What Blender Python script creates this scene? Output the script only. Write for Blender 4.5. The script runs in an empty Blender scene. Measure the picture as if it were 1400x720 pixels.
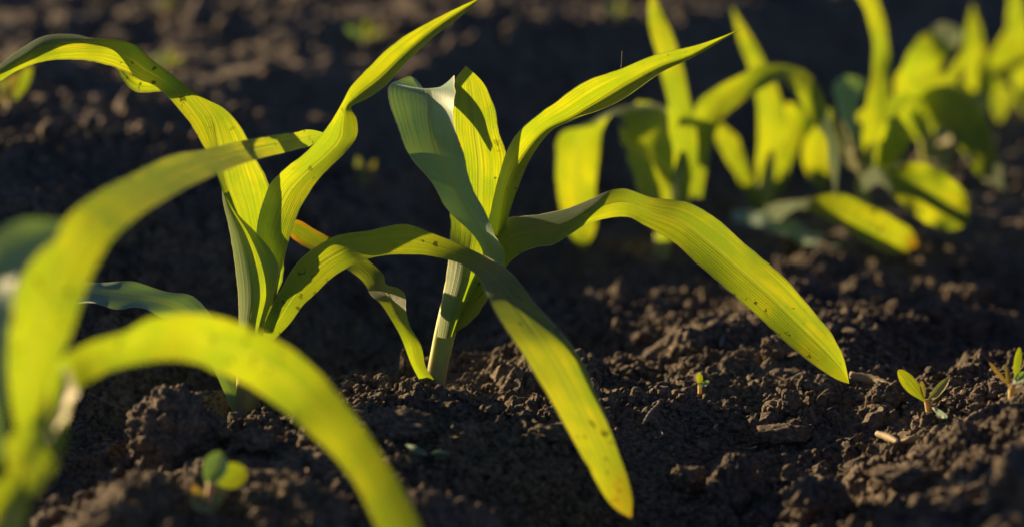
import bpy, bmesh, math, random
import numpy as np
from mathutils import Vector

random.seed(7)
rng = np.random.default_rng(11)
S = bpy.context.scene
C = S.collection

# ------------------------------------------------------------------ camera
F = 100.0 / 36.0 * 1400.0           # focal length in photo pixels
PITCH = math.radians(13.9)
CAMH = 0.35
CP, SP = math.cos(PITCH), math.sin(PITCH)
cd = bpy.data.cameras.new('camera')
cam = bpy.data.objects.new('camera', cd)
C.objects.link(cam)
cam.location = (0, 0, CAMH)
cam.rotation_euler = (math.pi / 2 - PITCH, 0, 0)
cd.lens = 100; cd.sensor_width = 36
cd.clip_start = 0.02; cd.clip_end = 2000
cd.dof.use_dof = True
cd.dof.focus_distance = 1.225
cd.dof.aperture_fstop = 4.5
cd.dof.aperture_blades = 0
S.camera = cam

def P(x, y, z):
    """point in the world seen in the photo at (x, y), at distance z along the view axis"""
    a = (x - 700) / F * z
    b = (360 - y) / F * z
    return np.array([a, z * CP + b * SP, CAMH - z * SP + b * CP])

# ------------------------------------------------------------------ noise
def _hash(ix, iy, seed):
    h = (ix.astype(np.int64) * 374761393 + iy.astype(np.int64) * 668265263 + seed * 2147483647 + 1013904223) & 0xFFFFFFFF
    h = ((h ^ (h >> 13)) * 1274126177) & 0xFFFFFFFF
    h = ((h ^ (h >> 16)) * 2246822519) & 0xFFFFFFFF
    h = h ^ (h >> 15)
    return (h & 0xFFFFFF) / float(0x1000000)

def vnoise(x, y, seed=0):
    ix = np.floor(x).astype(np.int64); iy = np.floor(y).astype(np.int64)
    fx = x - ix; fy = y - iy
    fx = fx * fx * fx * (fx * (fx * 6 - 15) + 10); fy = fy * fy * fy * (fy * (fy * 6 - 15) + 10)
    a = _hash(ix, iy, seed); b = _hash(ix + 1, iy, seed); c = _hash(ix, iy + 1, seed); d = _hash(ix + 1, iy + 1, seed)
    return (a + (b - a) * fx + (c - a) * fy + (a - b - c + d) * fx * fy) * 2 - 1

def bumps(x, y, cell, seed, prob, lo=0.25, hi=0.6):
    """rounded crumbs: max of hemispheres at jittered cell points, in metres"""
    gx = x / cell; gy = y / cell
    ix = np.floor(gx).astype(np.int64); iy = np.floor(gy).astype(np.int64)
    out = np.zeros_like(x)
    for dx in (-1, 0, 1):
        for dy in (-1, 0, 1):
            cx = ix + dx; cy = iy + dy
            px = cx + _hash(cx, cy, seed); py = cy + _hash(cx, cy, seed + 17)
            r = lo + (hi - lo) * _hash(cx, cy, seed + 31)
            keep = _hash(cx, cy, seed + 47) < prob
            d2 = (gx - px) ** 2 + (gy - py) ** 2
            h = np.sqrt(np.maximum(0, r * r - d2)) * keep
            out = np.maximum(out, h)
    return out * cell

def sst(a, b, x):
    t = np.clip((x - a) / (b - a), 0, 1)
    return t * t * (3 - 2 * t)

# ------------------------------------------------------------------ terrain
def macro(X, Y):
    X = np.asarray(X, float); Y = np.asarray(Y, float)
    q = (X + .034) * -.893 + (Y - 1.197) * .45
    t = (X + .034) * .45 + (Y - 1.197) * .893
    wig = .03 * np.sin(t * 4.1 + 1) + .015 * np.sin(t * 9.7)
    qq = q + wig
    k = sst(.1, .95, t)
    h = -(.030 - .012 * k) * np.exp(-((qq - .15 + .06 * k) / .075) ** 2)
    rid = sst(.14 - .10 * k, .47 - .345 * k, qq)
    h = h + .054 * rid
    h = h - .026 * np.exp(-((qq - .01) / .06) ** 2) * sst(.06, .16, t) * (1 - sst(.55, .8, t))
    h = h - .020 * np.exp(-((qq + .15) / .07) ** 2)
    h = h + .014 * np.exp(-((qq + .32) / .10) ** 2)
    # neighbouring rows of the field
    far = sst(.9, 1.6, np.abs(q))
    h = h + far * .022 * np.sin(q * 2 * np.pi / .7)
    # small earthed-up patches and a hollow
    h = h - .022 * np.exp(-(((X - .23) / .08) ** 2 + ((Y - 1.47) / .08) ** 2))
    h = h - .020 * np.exp(-(((X - .045) / .06) ** 2 + ((Y - 1.06) / .07) ** 2))
    h = h + .040 * np.exp(-(((X + .17) / .09) ** 2 + ((Y - .82) / .09) ** 2))
    h = h + .030 * np.exp(-(((X - .24) / .085) ** 2 + ((Y - 1.13) / .10) ** 2))
    h = h + .008 * vnoise(X * 9, Y * 9, 3) + .006 * vnoise(X * 21, Y * 21, 4)
    return h

def ground_hit(px, py):
    zz = np.arange(.7, 4.0, .002)
    a = (px - 700) / F * zz; b = (360 - py) / F * zz
    yy = zz * CP + b * SP; hh = CAMH - zz * SP + b * CP
    k = int(np.argmax(hh < macro(a, yy)))
    return float(zz[k]), P(px, py, float(zz[k]))

def detail(X, Y, s):
    wx = X + .006 * vnoise(X * 60, Y * 60, 21) + .0022 * vnoise(X * 190, Y * 190, 22)
    wy = Y + .006 * vnoise(X * 60, Y * 60, 23) + .0022 * vnoise(X * 190, Y * 190, 24)
    h = np.zeros_like(X)
    cl = .5 + .5 * vnoise(X * 7, Y * 7, 5)                  # cloddy and smoother patches
    c2 = sst(-.45, .5, vnoise(X * 31, Y * 31, 9) + .5 * vnoise(X * 75, Y * 75, 10))
    def w(lam): return sst(1.6, 4.0, lam / s)
    h += bumps(wx, wy, .055, 101, .30, .2, .5) * .42 * w(.05)
    h += bumps(wx, wy, .028, 102, .42, .2, .55) * (.15 + .40 * cl) * w(.025)
    h += bumps(wx, wy, .014, 103, .60, .25, .6) * (.22 + .50 * cl) * w(.012)
    h += bumps(wx, wy, .0072, 104, .75, .25, .62) * (.15 + .85 * c2) * w(.006)
    h += bumps(wx, wy, .0036, 105, .85, .3, .7) * (.45 + .65 * c2) * w(.003)
    h += bumps(wx, wy, .0019, 106, .85, .3, .7) * .9 * w(.0016)
    h += .0020 * vnoise(X * 120, Y * 120, 7) * w(.008) + .0009 * vnoise(X * 380, Y * 380, 8) * w(.0027)
    return h

def axis(lo, hi, step, left, right, g=1.05):
    core = list(np.arange(lo, hi, step))
    a = []; v = hi; st = step
    while v < right: a.append(v); st *= g; v += st
    a.append(right)
    b = []; v = lo; st = step
    while v > left:
        st *= g; v -= st; b.append(v)
    return np.array(b[::-1] + core + a)

def link_mesh(name, me, mat, parent=None, smooth=True):
    if smooth: me.polygons.foreach_set('use_smooth', [True] * len(me.polygons))
    me.materials.append(mat)
    o = bpy.data.objects.new(name, me); C.objects.link(o)
    if parent: o.parent = parent
    return o

def mesh_from(name, V, Fq, uv=None):
    me = bpy.data.meshes.new(name)
    n = len(Fq); k = Fq.shape[1]
    me.vertices.add(len(V)); me.vertices.foreach_set('co', np.ascontiguousarray(V, dtype=np.float32).ravel())
    me.loops.add(n * k); me.loops.foreach_set('vertex_index', np.ascontiguousarray(Fq, dtype=np.int32).ravel())
    me.polygons.add(n); me.polygons.foreach_set('loop_start', np.arange(0, n * k, k, dtype=np.int32))
    me.polygons.foreach_set('loop_total', np.full(n, k, dtype=np.int32))
    if uv is not None:
        l = me.uv_layers.new(name='UVMap')
        l.data.foreach_set('uv', np.ascontiguousarray(uv[Fq.ravel()], dtype=np.float32).ravel())
    me.update(calc_edges=True)
    return me

def tag(o, label=None, cat=None, group=None, kind=None):
    if label: o['label'] = label
    if cat: o['category'] = cat
    if group: o['group'] = group
    if kind: o['kind'] = kind
    return o

# ------------------------------------------------------------------ materials
def nt(name):
    m = bpy.data.materials.new(name); m.use_nodes = True
    t = m.node_tree; t.nodes.clear()
    return m, t, t.nodes, t.links

def soil_mat(name='soil', k=1.0):
    m, t, N, L = nt(name)
    out = N.new('ShaderNodeOutputMaterial'); b = N.new('ShaderNodeBsdfPrincipled')
    b.inputs['Roughness'].default_value = .85; b.inputs['Specular IOR Level'].default_value = .25
    b.inputs['Diffuse Roughness'].default_value = .2
    tc = N.new('ShaderNodeTexCoord')
    def noise(sc, det=4, r=.6):
        n = N.new('ShaderNodeTexNoise'); n.inputs['Scale'].default_value = sc
        n.inputs['Detail'].default_value = det; n.inputs['Roughness'].default_value = r
        L.new(tc.outputs['Object'], n.inputs['Vector']); return n
    n1 = noise(28, 3); n2 = noise(420, 4, .7)
    r1 = N.new('ShaderNodeValToRGB'); e = r1.color_ramp.elements
    e[0].position = .32; e[0].color = (.020 * k, .020 * k, .0205 * k, 1)
    e[1].position = .72; e[1].color = (.15 * k, .125 * k, .100 * k, 1)
    r2 = N.new('ShaderNodeValToRGB'); e = r2.color_ramp.elements
    e[0].position = .38; e[0].color = (.020 * k, .020 * k, .0205 * k, 1)
    e[1].position = .70; e[1].color = (.44 * k, .34 * k, .245 * k, 1)
    L.new(n1.outputs['Fac'], r1.inputs['Fac']); L.new(n2.outputs['Fac'], r2.inputs['Fac'])
    mx = N.new('ShaderNodeMix'); mx.data_type = 'RGBA'; mx.inputs['Factor'].default_value = .5
    L.new(r1.outputs['Color'], mx.inputs['A']); L.new(r2.outputs['Color'], mx.inputs['B'])
    L.new(mx.outputs['Result'], b.inputs['Base Color'])
    n3 = noise(900, 5, .75); n4 = noise(2600, 3, .7)
    ad = N.new('ShaderNodeMath'); ad.operation = 'MULTIPLY_ADD'; ad.inputs[1].default_value = .35
    L.new(n4.outputs['Fac'], ad.inputs[0]); L.new(n3.outputs['Fac'], ad.inputs[2])
    bp = N.new('ShaderNodeBump'); bp.inputs['Strength'].default_value = .9; bp.inputs['Distance'].default_value = .0012
    L.new(ad.outputs[0], bp.inputs['Height']); L.new(bp.outputs['Normal'], b.inputs['Normal'])
    L.new(b.outputs[0], out.inputs['Surface'])
    return m

def leaf_mat(name, tip=0.0, tip_from=.93, spots=.8, trans=(.63, .615, .005), face=(.080, .185, .070), fac=.62, sheen=.35, vk=1.0, veins=19, pale=(.62, .52, .22), tipedge=False):
    m, t, N, L = nt(name)
    out = N.new('ShaderNodeOutputMaterial')
    uv = N.new('ShaderNodeUVMap'); sep = N.new('ShaderNodeSeparateXYZ'); L.new(uv.outputs[0], sep.inputs[0])
    tc = N.new('ShaderNodeTexCoord')
    def math_(op, a, b=None, c=None, clamp=False):
        n = N.new('ShaderNodeMath'); n.operation = op; n.use_clamp = clamp
        for i, v in enumerate((a, b, c)):
            if v is None: continue
            if isinstance(v, (int, float)): n.inputs[i].default_value = v
            else: L.new(v, n.inputs[i])
        return n.outputs[0]
    def mapr(v, a, b, c=0, d=1):
        n = N.new('ShaderNodeMapRange'); n.interpolation_type = 'SMOOTHSTEP'
        L.new(v, n.inputs[0])
        for i, q in enumerate((a, b, c, d)): n.inputs[i + 1].default_value = q
        return n.outputs[0]
    def mix(f, a, b):
        n = N.new('ShaderNodeMix'); n.data_type = 'RGBA'
        if isinstance(f, float): n.inputs['Factor'].default_value = f
        else: L.new(f, n.inputs['Factor'])
        for s, v in (('A', a), ('B', b)):
            if isinstance(v, tuple): n.inputs[s].default_value = (*v, 1)
            else: L.new(v, n.inputs[s])
        return n.outputs['Result']
    U, Vv = sep.outputs[0], sep.outputs[1]
    # streaky noise that runs along the blade
    mp = N.new('ShaderNodeCombineXYZ')
    L.new(math_('MULTIPLY', U, 34.0), mp.inputs[0]); L.new(math_('MULTIPLY', Vv, 3.0), mp.inputs[1])
    st = N.new('ShaderNodeTexNoise'); st.inputs['Scale'].default_value = 1.0; st.inputs['Detail'].default_value = 4; L.new(mp.outputs[0], st.inputs['Vector'])
    vein = math_('SINE', math_('MULTIPLY', U, veins * 2 * math.pi))
    vein = math_('MULTIPLY_ADD', vein, .5, .5)
    vein = math_('POWER', vein, 3.0)
    fine = math_('MULTIPLY_ADD', math_('SINE', math_('MULTIPLY', U, veins * 7.3 * math.pi)), .5, .5)
    dm = math_('ABSOLUTE', math_('SUBTRACT', U, .5))
    rib = mapr(dm, .055, .012)                       # the midrib
    edge = mapr(math_('ABSOLUTE', math_('SUBTRACT', U, .5)), .462, .492)
    bl = N.new('ShaderNodeTexNoise'); bl.inputs['Scale'].default_value = 55; bl.inputs['Detail'].default_value = 3
    L.new(tc.outputs['Object'], bl.inputs['Vector'])
    sp = N.new('ShaderNodeTexNoise'); sp.inputs['Scale'].default_value = 260; sp.inputs['Detail'].default_value = 2
    L.new(tc.outputs['Object'], sp.inputs['Vector'])
    big = N.new('ShaderNodeTexNoise'); big.inputs['Scale'].default_value = 22; L.new(tc.outputs['Object'], big.inputs['Vector'])
    spot = math_('MULTIPLY', mapr(sp.outputs['Fac'], .63, .69), mapr(big.outputs['Fac'], .46, .58))
    spot = math_('MULTIPLY', spot, spots, clamp=True)
    tipm = math_('MULTIPLY', mapr(math_('ADD', math_('MULTIPLY_ADD', bl.outputs['Fac'], .10, Vv), math_('MULTIPLY', st.outputs['Fac'], .10)), tip_from + .05, tip_from + .15), tip, clamp=True)
    tipm = math_('MULTIPLY', tipm, mapr(sp.outputs['Fac'], .36, .58, .25, 1))
    if tipedge: tipm = math_('MULTIPLY', tipm, mapr(math_('ADD', dm, math_('MULTIPLY', bl.outputs['Fac'], .25)), .38, .52))
    # light through the blade
    tcol = mix(mapr(st.outputs['Fac'], .34, .62, 0, .85), trans, (trans[0] * .40, trans[1] * .70, .004))
    tcol = mix(mapr(bl.outputs['Fac'], .36, .66, 0, .75), tcol, (.24, .39, .006))
    tcol = mix(mapr(Vv, .30, .0, 0, .55), tcol, (.24, .40, .010))
    tcol = mix(mapr(dm, .22, .0, 0, .35), tcol, (.30, .44, .008))
    tcol = mix(math_('MULTIPLY', vein, .16 * vk), tcol, (.36, .44, .01))
    tcol = mix(math_('MULTIPLY', rib, .40), tcol, (.40, .46, .03))
    tcol = mix(spot, tcol, (.03, .03, .006))
    tcol = mix(tipm, tcol, (.78, .36, .015))
    # the face of the blade
    fcol = mix(math_('MULTIPLY', st.outputs['Fac'], .7), face, (face[0] * 1.7, face[1] * 1.35, face[2] * 1.8))
    fcol = mix(math_('MULTIPLY', vein, .25 * vk), fcol, (.16, .22, .06))
    fcol = mix(math_('MULTIPLY', rib, .5), fcol, (.22, .27, .10))
    fcol = mix(math_('MULTIPLY', edge, .8), fcol, pale)  # real pale margin, also carrying the sun's rim highlight in its colour
    du = N.new('ShaderNodeTexNoise'); du.inputs['Scale'].default_value = 1500; du.inputs['Detail'].default_value = 2
    L.new(tc.outputs['Object'], du.inputs['Vector'])
    dust = math_('MULTIPLY', mapr(du.outputs['Fac'], .66, .72), mapr(bl.outputs['Fac'], .48, .62, .1, .8))
    fcol = mix(dust, fcol, (.10, .075, .05)); tcol = mix(math_('MULTIPLY', dust, .7), tcol, (.10, .09, .01))
    fcol = mix(spot, fcol, (.02, .016, .008))
    fcol = mix(tipm, fcol, (.36, .12, .02))
    b = N.new('ShaderNodeBsdfPrincipled'); L.new(fcol, b.inputs['Base Color'])
    b.inputs['Roughness'].default_value = .52; b.inputs['Specular IOR Level'].default_value = .45
    b.inputs['Sheen Weight'].default_value = sheen; b.inputs['Sheen Roughness'].default_value = .45
    b.inputs['Sheen Tint'].default_value = (.85, .95, .9, 1)
    tr = N.new('ShaderNodeBsdfTranslucent'); L.new(tcol, tr.inputs['Color'])
    ht = math_('MULTIPLY_ADD', vein, .5, math_('MULTIPLY', fine, .3))
    ht = math_('MULTIPLY_ADD', st.outputs['Fac'], .9, ht)
    ht = math_('MULTIPLY_ADD', rib, 1.6, ht)
    bp = N.new('ShaderNodeBump'); bp.inputs['Strength'].default_value = .6 * vk; bp.inputs['Distance'].default_value = .0005
    L.new(ht, bp.inputs['Height'])
    L.new(bp.outputs['Normal'], b.inputs['Normal']); L.new(bp.outputs['Normal'], tr.inputs['Normal'])
    ms = N.new('ShaderNodeMixShader')
    L.new(math_('MULTIPLY', math_('SUBTRACT', 1.0, math_('MULTIPLY', edge, .55)), fac), ms.inputs['Fac'])
    L.new(b.outputs[0], ms.inputs[1]); L.new(tr.outputs[0], ms.inputs[2]); L.new(ms.outputs[0], out.inputs['Surface'])
    return m

def simple_mat(name, col, rough=.6, sss=0, bump=0, scale=300, col2=None, base=False):
    m, t, N, L = nt(name)
    out = N.new('ShaderNodeOutputMaterial'); b = N.new('ShaderNodeBsdfPrincipled')
    b.inputs['Roughness'].default_value = rough
    tc = N.new('ShaderNodeTexCoord'); n = N.new('ShaderNodeTexNoise'); n.inputs['Scale'].default_value = scale; n.inputs['Detail'].default_value = 5
    mp = N.new('ShaderNodeMapping'); mp.inputs['Scale'].default_value = (1, 1, .25)
    L.new(tc.outputs['Object'], mp.inputs[0]); L.new(mp.outputs[0], n.inputs['Vector'])
    mx = N.new('ShaderNodeMix'); mx.data_type = 'RGBA'
    c2 = col2 or tuple(c * .5 for c in col)
    mx.inputs['A'].default_value = (*c2, 1); mx.inputs['B'].default_value = (*col, 1)
    L.new(n.outputs['Fac'], mx.inputs['Factor']); L.new(mx.outputs['Result'], b.inputs['Base Color'])
    if base:
        uv = N.new('ShaderNodeUVMap'); sep = N.new('ShaderNodeSeparateXYZ'); L.new(uv.outputs[0], sep.inputs[0])
        ma = N.new('ShaderNodeMath'); ma.operation = 'MULTIPLY_ADD'; ma.inputs[1].default_value = .25; L.new(n.outputs['Fac'], ma.inputs[0]); L.new(sep.outputs[1], ma.inputs[2])
        mr = N.new('ShaderNodeMapRange'); mr.inputs[1].default_value = .24; mr.inputs[2].default_value = .40; mr.inputs[3].default_value = .8; mr.inputs[4].default_value = 0; L.new(ma.outputs[0], mr.inputs[0])
        m2 = N.new('ShaderNodeMix'); m2.data_type = 'RGBA'; m2.inputs['B'].default_value = (.20, .13, .10, 1)
        L.new(mr.outputs[0], m2.inputs['Factor']); L.new(mx.outputs['Result'], m2.inputs['A']); L.new(m2.outputs['Result'], b.inputs['Base Color'])
    if sss:
        b.inputs['Subsurface Weight'].default_value = sss; b.inputs['Subsurface Radius'].default_value = (1, .8, .15); b.inputs['Subsurface Scale'].default_value = .006
    bp = N.new('ShaderNodeBump'); bp.inputs['Strength'].default_value = .5; bp.inputs['Distance'].default_value = .0004
    L.new(n.outputs['Fac'], bp.inputs['Height']); L.new(bp.outputs['Normal'], b.inputs['Normal'])
    L.new(b.outputs[0], out.inputs['Surface'])
    return m

M_soil = soil_mat(k=1.32)
M_leaf = leaf_mat('corn_leaf')
M_leaf_tip = leaf_mat('corn_leaf_withered_tip', tip=.75, tip_from=.975)
M_leaf_dry = leaf_mat('corn_leaf_orange_margin', tip=.9, tip_from=.84, tipedge=True, spots=1.0)
M_grey = leaf_mat('corn_leaf_painted_sky_grey', fac=.34, face=(.17, .34, .20), trans=(.34, .50, .05), sheen=.5, spots=.15, vk=.25)  # sky-lit grey of blades turned off the sun is put into the colour
M_tube = simple_mat('corn_stalk', (.42, .46, .07), .45, sss=1.0, scale=260, col2=(.26, .34, .06), base=True)
M_sheath = leaf_mat('corn_sheath', fac=.42, face=(.15, .26, .045), trans=(.66, .68, .015), spots=.4, vk=.5, veins=9, sheen=.1, pale=(.40, .42, .12))
M_cot = leaf_mat('seedling_leaf', veins=3, spots=.5, fac=.42, face=(.10, .17, .03), tip=.5, tip_from=.97)
M_cotp = leaf_mat('seedling_leaf_pale', veins=3, spots=0, fac=.45, face=(.42, .42, .18), trans=(.6, .5, .15))
M_cotr = leaf_mat('seedling_leaf_reddish', veins=3, spots=0, fac=.45, face=(.36, .20, .11), trans=(.55, .25, .06))
M_straw = simple_mat('dry_straw', (.42, .33, .20), .7, scale=500)
M_straw_grey = simple_mat('weathered_straw', (.22, .22, .21), .7, scale=500)
M_stemlet = simple_mat('seedling_stem', (.42, .40, .20), .5, sss=.5, col2=(.35, .22, .14))

# ------------------------------------------------------------------ leaves and stems
def hermite(T, pts, tt):
    """non-uniform Catmull-Rom through pts (n, ...) at knots T"""
    n = len(T)
    m = np.zeros_like(pts)
    for i in range(n):
        if i == 0: m[i] = (pts[1] - pts[0]) / (T[1] - T[0])
        elif i == n - 1: m[i] = (pts[-1] - pts[-2]) / (T[-1] - T[-2])
        else:
            d0 = (pts[i] - pts[i - 1]) / (T[i] - T[i - 1]); d1 = (pts[i + 1] - pts[i]) / (T[i + 1] - T[i])
            h0 = T[i] - T[i - 1]; h1 = T[i + 1] - T[i]
            m[i] = (d0 * h1 + d1 * h0) / (h0 + h1)
    k = np.clip(np.searchsorted(T, tt, side='right') - 1, 0, n - 2)
    h = (T[k + 1] - T[k]); s = (tt - T[k]) / h
    sh = (len(tt),) + (1,) * (pts.ndim - 1)
    s = s.reshape(sh); h = h.reshape(sh)
    return ((2 * s**3 - 3 * s**2 + 1) * pts[k] + (s**3 - 2 * s**2 + s) * h * m[k] + (-2 * s**3 + 3 * s**2) * pts[k + 1] + (s**3 - s**2) * h * m[k + 1])

def leaf(parent, st, mat, name='leaf', fold=.10, ruf=.05, rk=5.0, na=17, label=None, seed=None):
    """st: stations (Z, tilt_x, tilt_y, A, [M], B); A, B = the two margins in photo pixels (x, y[, dz]).
    tilt_x, tilt_y turn the blade about its own middle in depth (real depth, in the same unit as x and y)."""
    sd = seed if seed is not None else random.random() * 50
    W = []
    for s in st:
        Z, tx, ty = s[:3]; pts = [tuple(p) + (0,) * (3 - len(p)) for p in s[3:]]
        if len(pts) == 1: pts = [pts[0], pts[0], pts[0]]
        A, B = pts[0], pts[-1]
        cx, cy = (A[0] + B[0]) / 2, (A[1] + B[1]) / 2
        w = math.hypot(A[0] - B[0], A[1] - B[1])
        if len(pts) == 2: pts = [A, (cx, cy, fold * w), B]
        row = []
        for (x, y, z) in pts:
            if len(s) == 6 and len(row) == 1: z = z * 1.8
            dz = z + tx * (x - cx) + ty * (y - cy)
            q = P(x, y, Z + dz * Z / F)
            if W and q[2] < float(macro(q[0], q[1])) + .006:      # stay clear of the soil
                q = P(x, y, min(Z + dz * Z / F, ground_hit(x, y + 6)[0] - .006))
            row.append(q)
        W.append(row)
    W = np.array(W)                                   # n,3,3
    mid = W.mean(axis=1)
    d = np.linalg.norm(np.diff(mid, axis=0), axis=1) + 1e-5
    T = np.concatenate([[0], np.cumsum(d)]); T = T / T[-1]
    nl = max(24, min(130, int(len(st) * 9)))
    tt = np.linspace(0, 1, nl)
    R = hermite(T, W, tt)                             # nl,3,3
    A, Mi, B = R[:, 0], R[:, 1], R[:, 2]
    la = np.linalg.norm(Mi - A, axis=1); lb = np.linalg.norm(B - Mi, axis=1)
    um = np.clip(la / (la + lb + 1e-9), .18, .82)
    # even out along the blade
    V = np.zeros((nl, na, 3)); UV = np.zeros((nl, na, 2))
    for j in range(na):
        f = j / (na - 1)
        # half the columns on each side of the midrib
        u = np.where(f <= .5, um * (f * 2), um + (1 - um) * (f * 2 - 1))
        q = (A * ((u - um) * (u - 1) / ((0 - um) * (0 - 1)))[:, None] + Mi * ((u - 0) * (u - 1) / ((um) * (um - 1)))[:, None]
             + B * ((u) * (u - um) / ((1) * (1 - um)))[:, None])
        g = f * 2 if f <= .5 else f * 2 - 1
        l = (A * (1 - g) + Mi * g) if f <= .5 else (Mi * (1 - g) + B * g)
        V[:, j] = .45 * l + .55 * q
        UV[:, j, 0] = f; UV[:, j, 1] = tt
    # uneven margins
    tv = tt * np.sum(d)
    for side, j0 in ((0, 0), (1, na - 1)):
        nz = vnoise(tv * 160 + sd, np.full(nl, sd + side * 5.), 5) * .022 + vnoise(tv * 600 + sd, np.full(nl, sd + side * 9.), 6) * .008
        for q_, wgt in ((0, 1), (1, .6), (2, .25)):
            j = j0 + q_ if side == 0 else j0 - q_
            V[:, j] += (V[:, na // 2] - V[:, j]) * (np.abs(nz) * wgt * 1.8)[:, None]
    # gentle ruffle of the margins
    wv = V[:, -1] - V[:, 0]; wl = np.linalg.norm(wv, axis=1)
    lv = np.gradient(V[:, na // 2], axis=0)
    nn = np.cross(wv, lv); nn /= (np.linalg.norm(nn, axis=1)[:, None] + 1e-9)
    for j in range(na):
        f = j / (na - 1); e = abs(2 * f - 1) ** 2
        a = np.sin(tt * rk * 2 * math.pi + sd + (0 if f < .5 else 2.1)) + .5 * np.sin(tt * rk * 5.3 + sd * 2 + 3 * f)
        V[:, j] += nn * (a * e * ruf * wl * np.minimum(1, tt * 6) * np.minimum(1, (1 - tt) * 8))[:, None]
    idx = np.arange(nl * na).reshape(nl, na)
    Fq = np.stack([idx[:-1, :-1], idx[:-1, 1:], idx[1:, 1:], idx[1:, :-1]], -1).reshape(-1, 4)
    o = link_mesh(name, mesh_from(name, V.reshape(-1, 3), Fq, UV.reshape(-1, 2)), mat)
    if parent is not None: adopt(o, parent)
    if label: o['label'] = label
    return o

def adopt(o, parent):
    o.data.transform(__import__('mathutils').Matrix.Translation(-parent.location))
    o.parent = parent

def tube(parent, pts, mat, name='stem', ns=20, flat=.85, rough=.0):
    """pts: (x, y, Z, r) in photo pixels, r = half width"""
    W = np.array([np.append(P(x, y, Z), r * Z / F) for x, y, Z, r in pts])
    T = np.concatenate([[0], np.cumsum(np.linalg.norm(np.diff(W[:, :3], axis=0), axis=1) + 1e-6)]); T /= T[-1]
    nl = len(pts) * 7; tt = np.linspace(0, 1, nl); R = hermite(T, W, tt)
    Pn = R[:, :3]; rr = np.maximum(R[:, 3], 1e-5)
    tg = np.gradient(Pn, axis=0); tg /= np.linalg.norm(tg, axis=1)[:, None]
    side = np.cross(tg, np.array([0, 1, .0])); side /= np.linalg.norm(side, axis=1)[:, None] + 1e-9
    fr = np.cross(side, tg)
    V = []; UV = []
    for k in range(ns):
        a = 2 * math.pi * k / ns
        r2 = rr * (1 + rough * np.sin(tt * 40 + k * 2.3))
        V.append(Pn + side * (np.cos(a) * r2)[:, None] + fr * (np.sin(a) * r2 * flat)[:, None])
        UV.append(np.stack([np.full(nl, k / ns), tt], -1))
    V = np.stack(V, 1); UV = np.stack(UV, 1)
    idx = np.arange(nl * ns).reshape(nl, ns); nx = np.roll(idx, -1, axis=1)
    Fq = np.stack([idx[:-1], nx[:-1], nx[1:], idx[1:]], -1).reshape(-1, 4)
    me = mesh_from(name, V.reshape(-1, 3), Fq, UV.reshape(-1, 2))
    bm = bmesh.new(); bm.from_mesh(me); bm.verts.ensure_lookup_table()
    bm.faces.new([bm.verts[i] for i in idx[-1]]); bm.faces.new([bm.verts[i] for i in idx[0][::-1]])
    bmesh.ops.recalc_face_normals(bm, faces=bm.faces); bm.to_mesh(me); bm.free()
    o = link_mesh(name, me, mat)
    if parent is not None: adopt(o, parent)
    return o

def root(name, px, py, label, cat, group=None, Z=None):
    """an Empty on the ground where the photo shows the base"""
    if Z is None: Z, p = ground_hit(px, py)
    else: p = P(px, py, Z)
    e = bpy.data.objects.new(name, None); C.objects.link(e); e.empty_display_size = .02
    e.location = Vector(p); tag(e, label, cat, group)
    return e, Z

EXEC_PLANTS = True
G_ROW = 'corn seedlings growing in the row'

# ================================================================== main plant
pl, Z = root('corn_plant', 595, 530, 'sharp corn seedling in the middle with a grey-green curled blade', 'corn plant', G_ROW)
ZM = Z; print('ZM', ZM)
cd.dof.focus_distance = ZM
tube(pl, [(594, 556, Z, 11), (595, 532, Z, 13), (597, 512, Z, 13.5), (603, 480, Z, 14), (611, 445, Z, 15), (620, 415, Z, 17), (630, 380, Z, 19), (640, 345, Z + .002, 14), (648, 310, Z + .003, 6)], M_tube)
# sheath wrapping the upper stem
leaf(pl, [(Z - .004, 0, 0, (598, 460), (612, 462, -10), (622, 456)),
          (Z - .004, 0, 0, (603, 420), (622, 420, -14), (640, 418)),
          (Z - .004, 0, 0, (609, 380), (634, 382, -16), (658, 380)),
          (Z - .004, 0, 0, (614, 340), (642, 345, -12), (676, 345)),
          (Z - .002, .2, 0, (615, 305), (645, 315, -6), (680, 322)),
          (Z + .000, .2, 0, (613, 280), (626, 290, -4), (640, 300))], M_sheath, name='sheath', ruf=0)
# grey-green front blade, curled back at its top
leaf(pl, [(Z - .012, -.7, 0, (668, 372), (678, 374), (688, 372)),
          (Z - .012, -.9, 0, (650, 333), (668, 336), (690, 345)),
          (Z - .012, -.9, 0, (614, 287), (642, 292), (672, 312)),
          (Z - .013, -.8, 0, (588, 250), (618, 250), (650, 262)),
          (Z - .014, -.6, 0, (562, 214), (597, 208), (636, 222, -8)),
          (Z - .014, -.5, 0, (542, 175), (588, 165), (626, 185, -28)),
          (Z - .013, -.4, 0, (532, 140), (588, 138), (621, 148, -34)),
          (Z - .010, -.4, 0, (532, 118), (584, 122), (622, 120, -24)),
          (Z - .002, -.4, 0, (545, 108), (580, 126), (622, 106, -16)),
          (Z + .010, -.4, 0, (566, 107), (590, 130), (620, 110)),
          (Z + .020, -.2, 0, (582, 128), (598, 150), (616, 130)),
          (Z + .026, 0, 0, (600, 170), (606, 180), (612, 172))], M_grey, ruf=.02, label='grey-green front blade curled back at its top')
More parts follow.
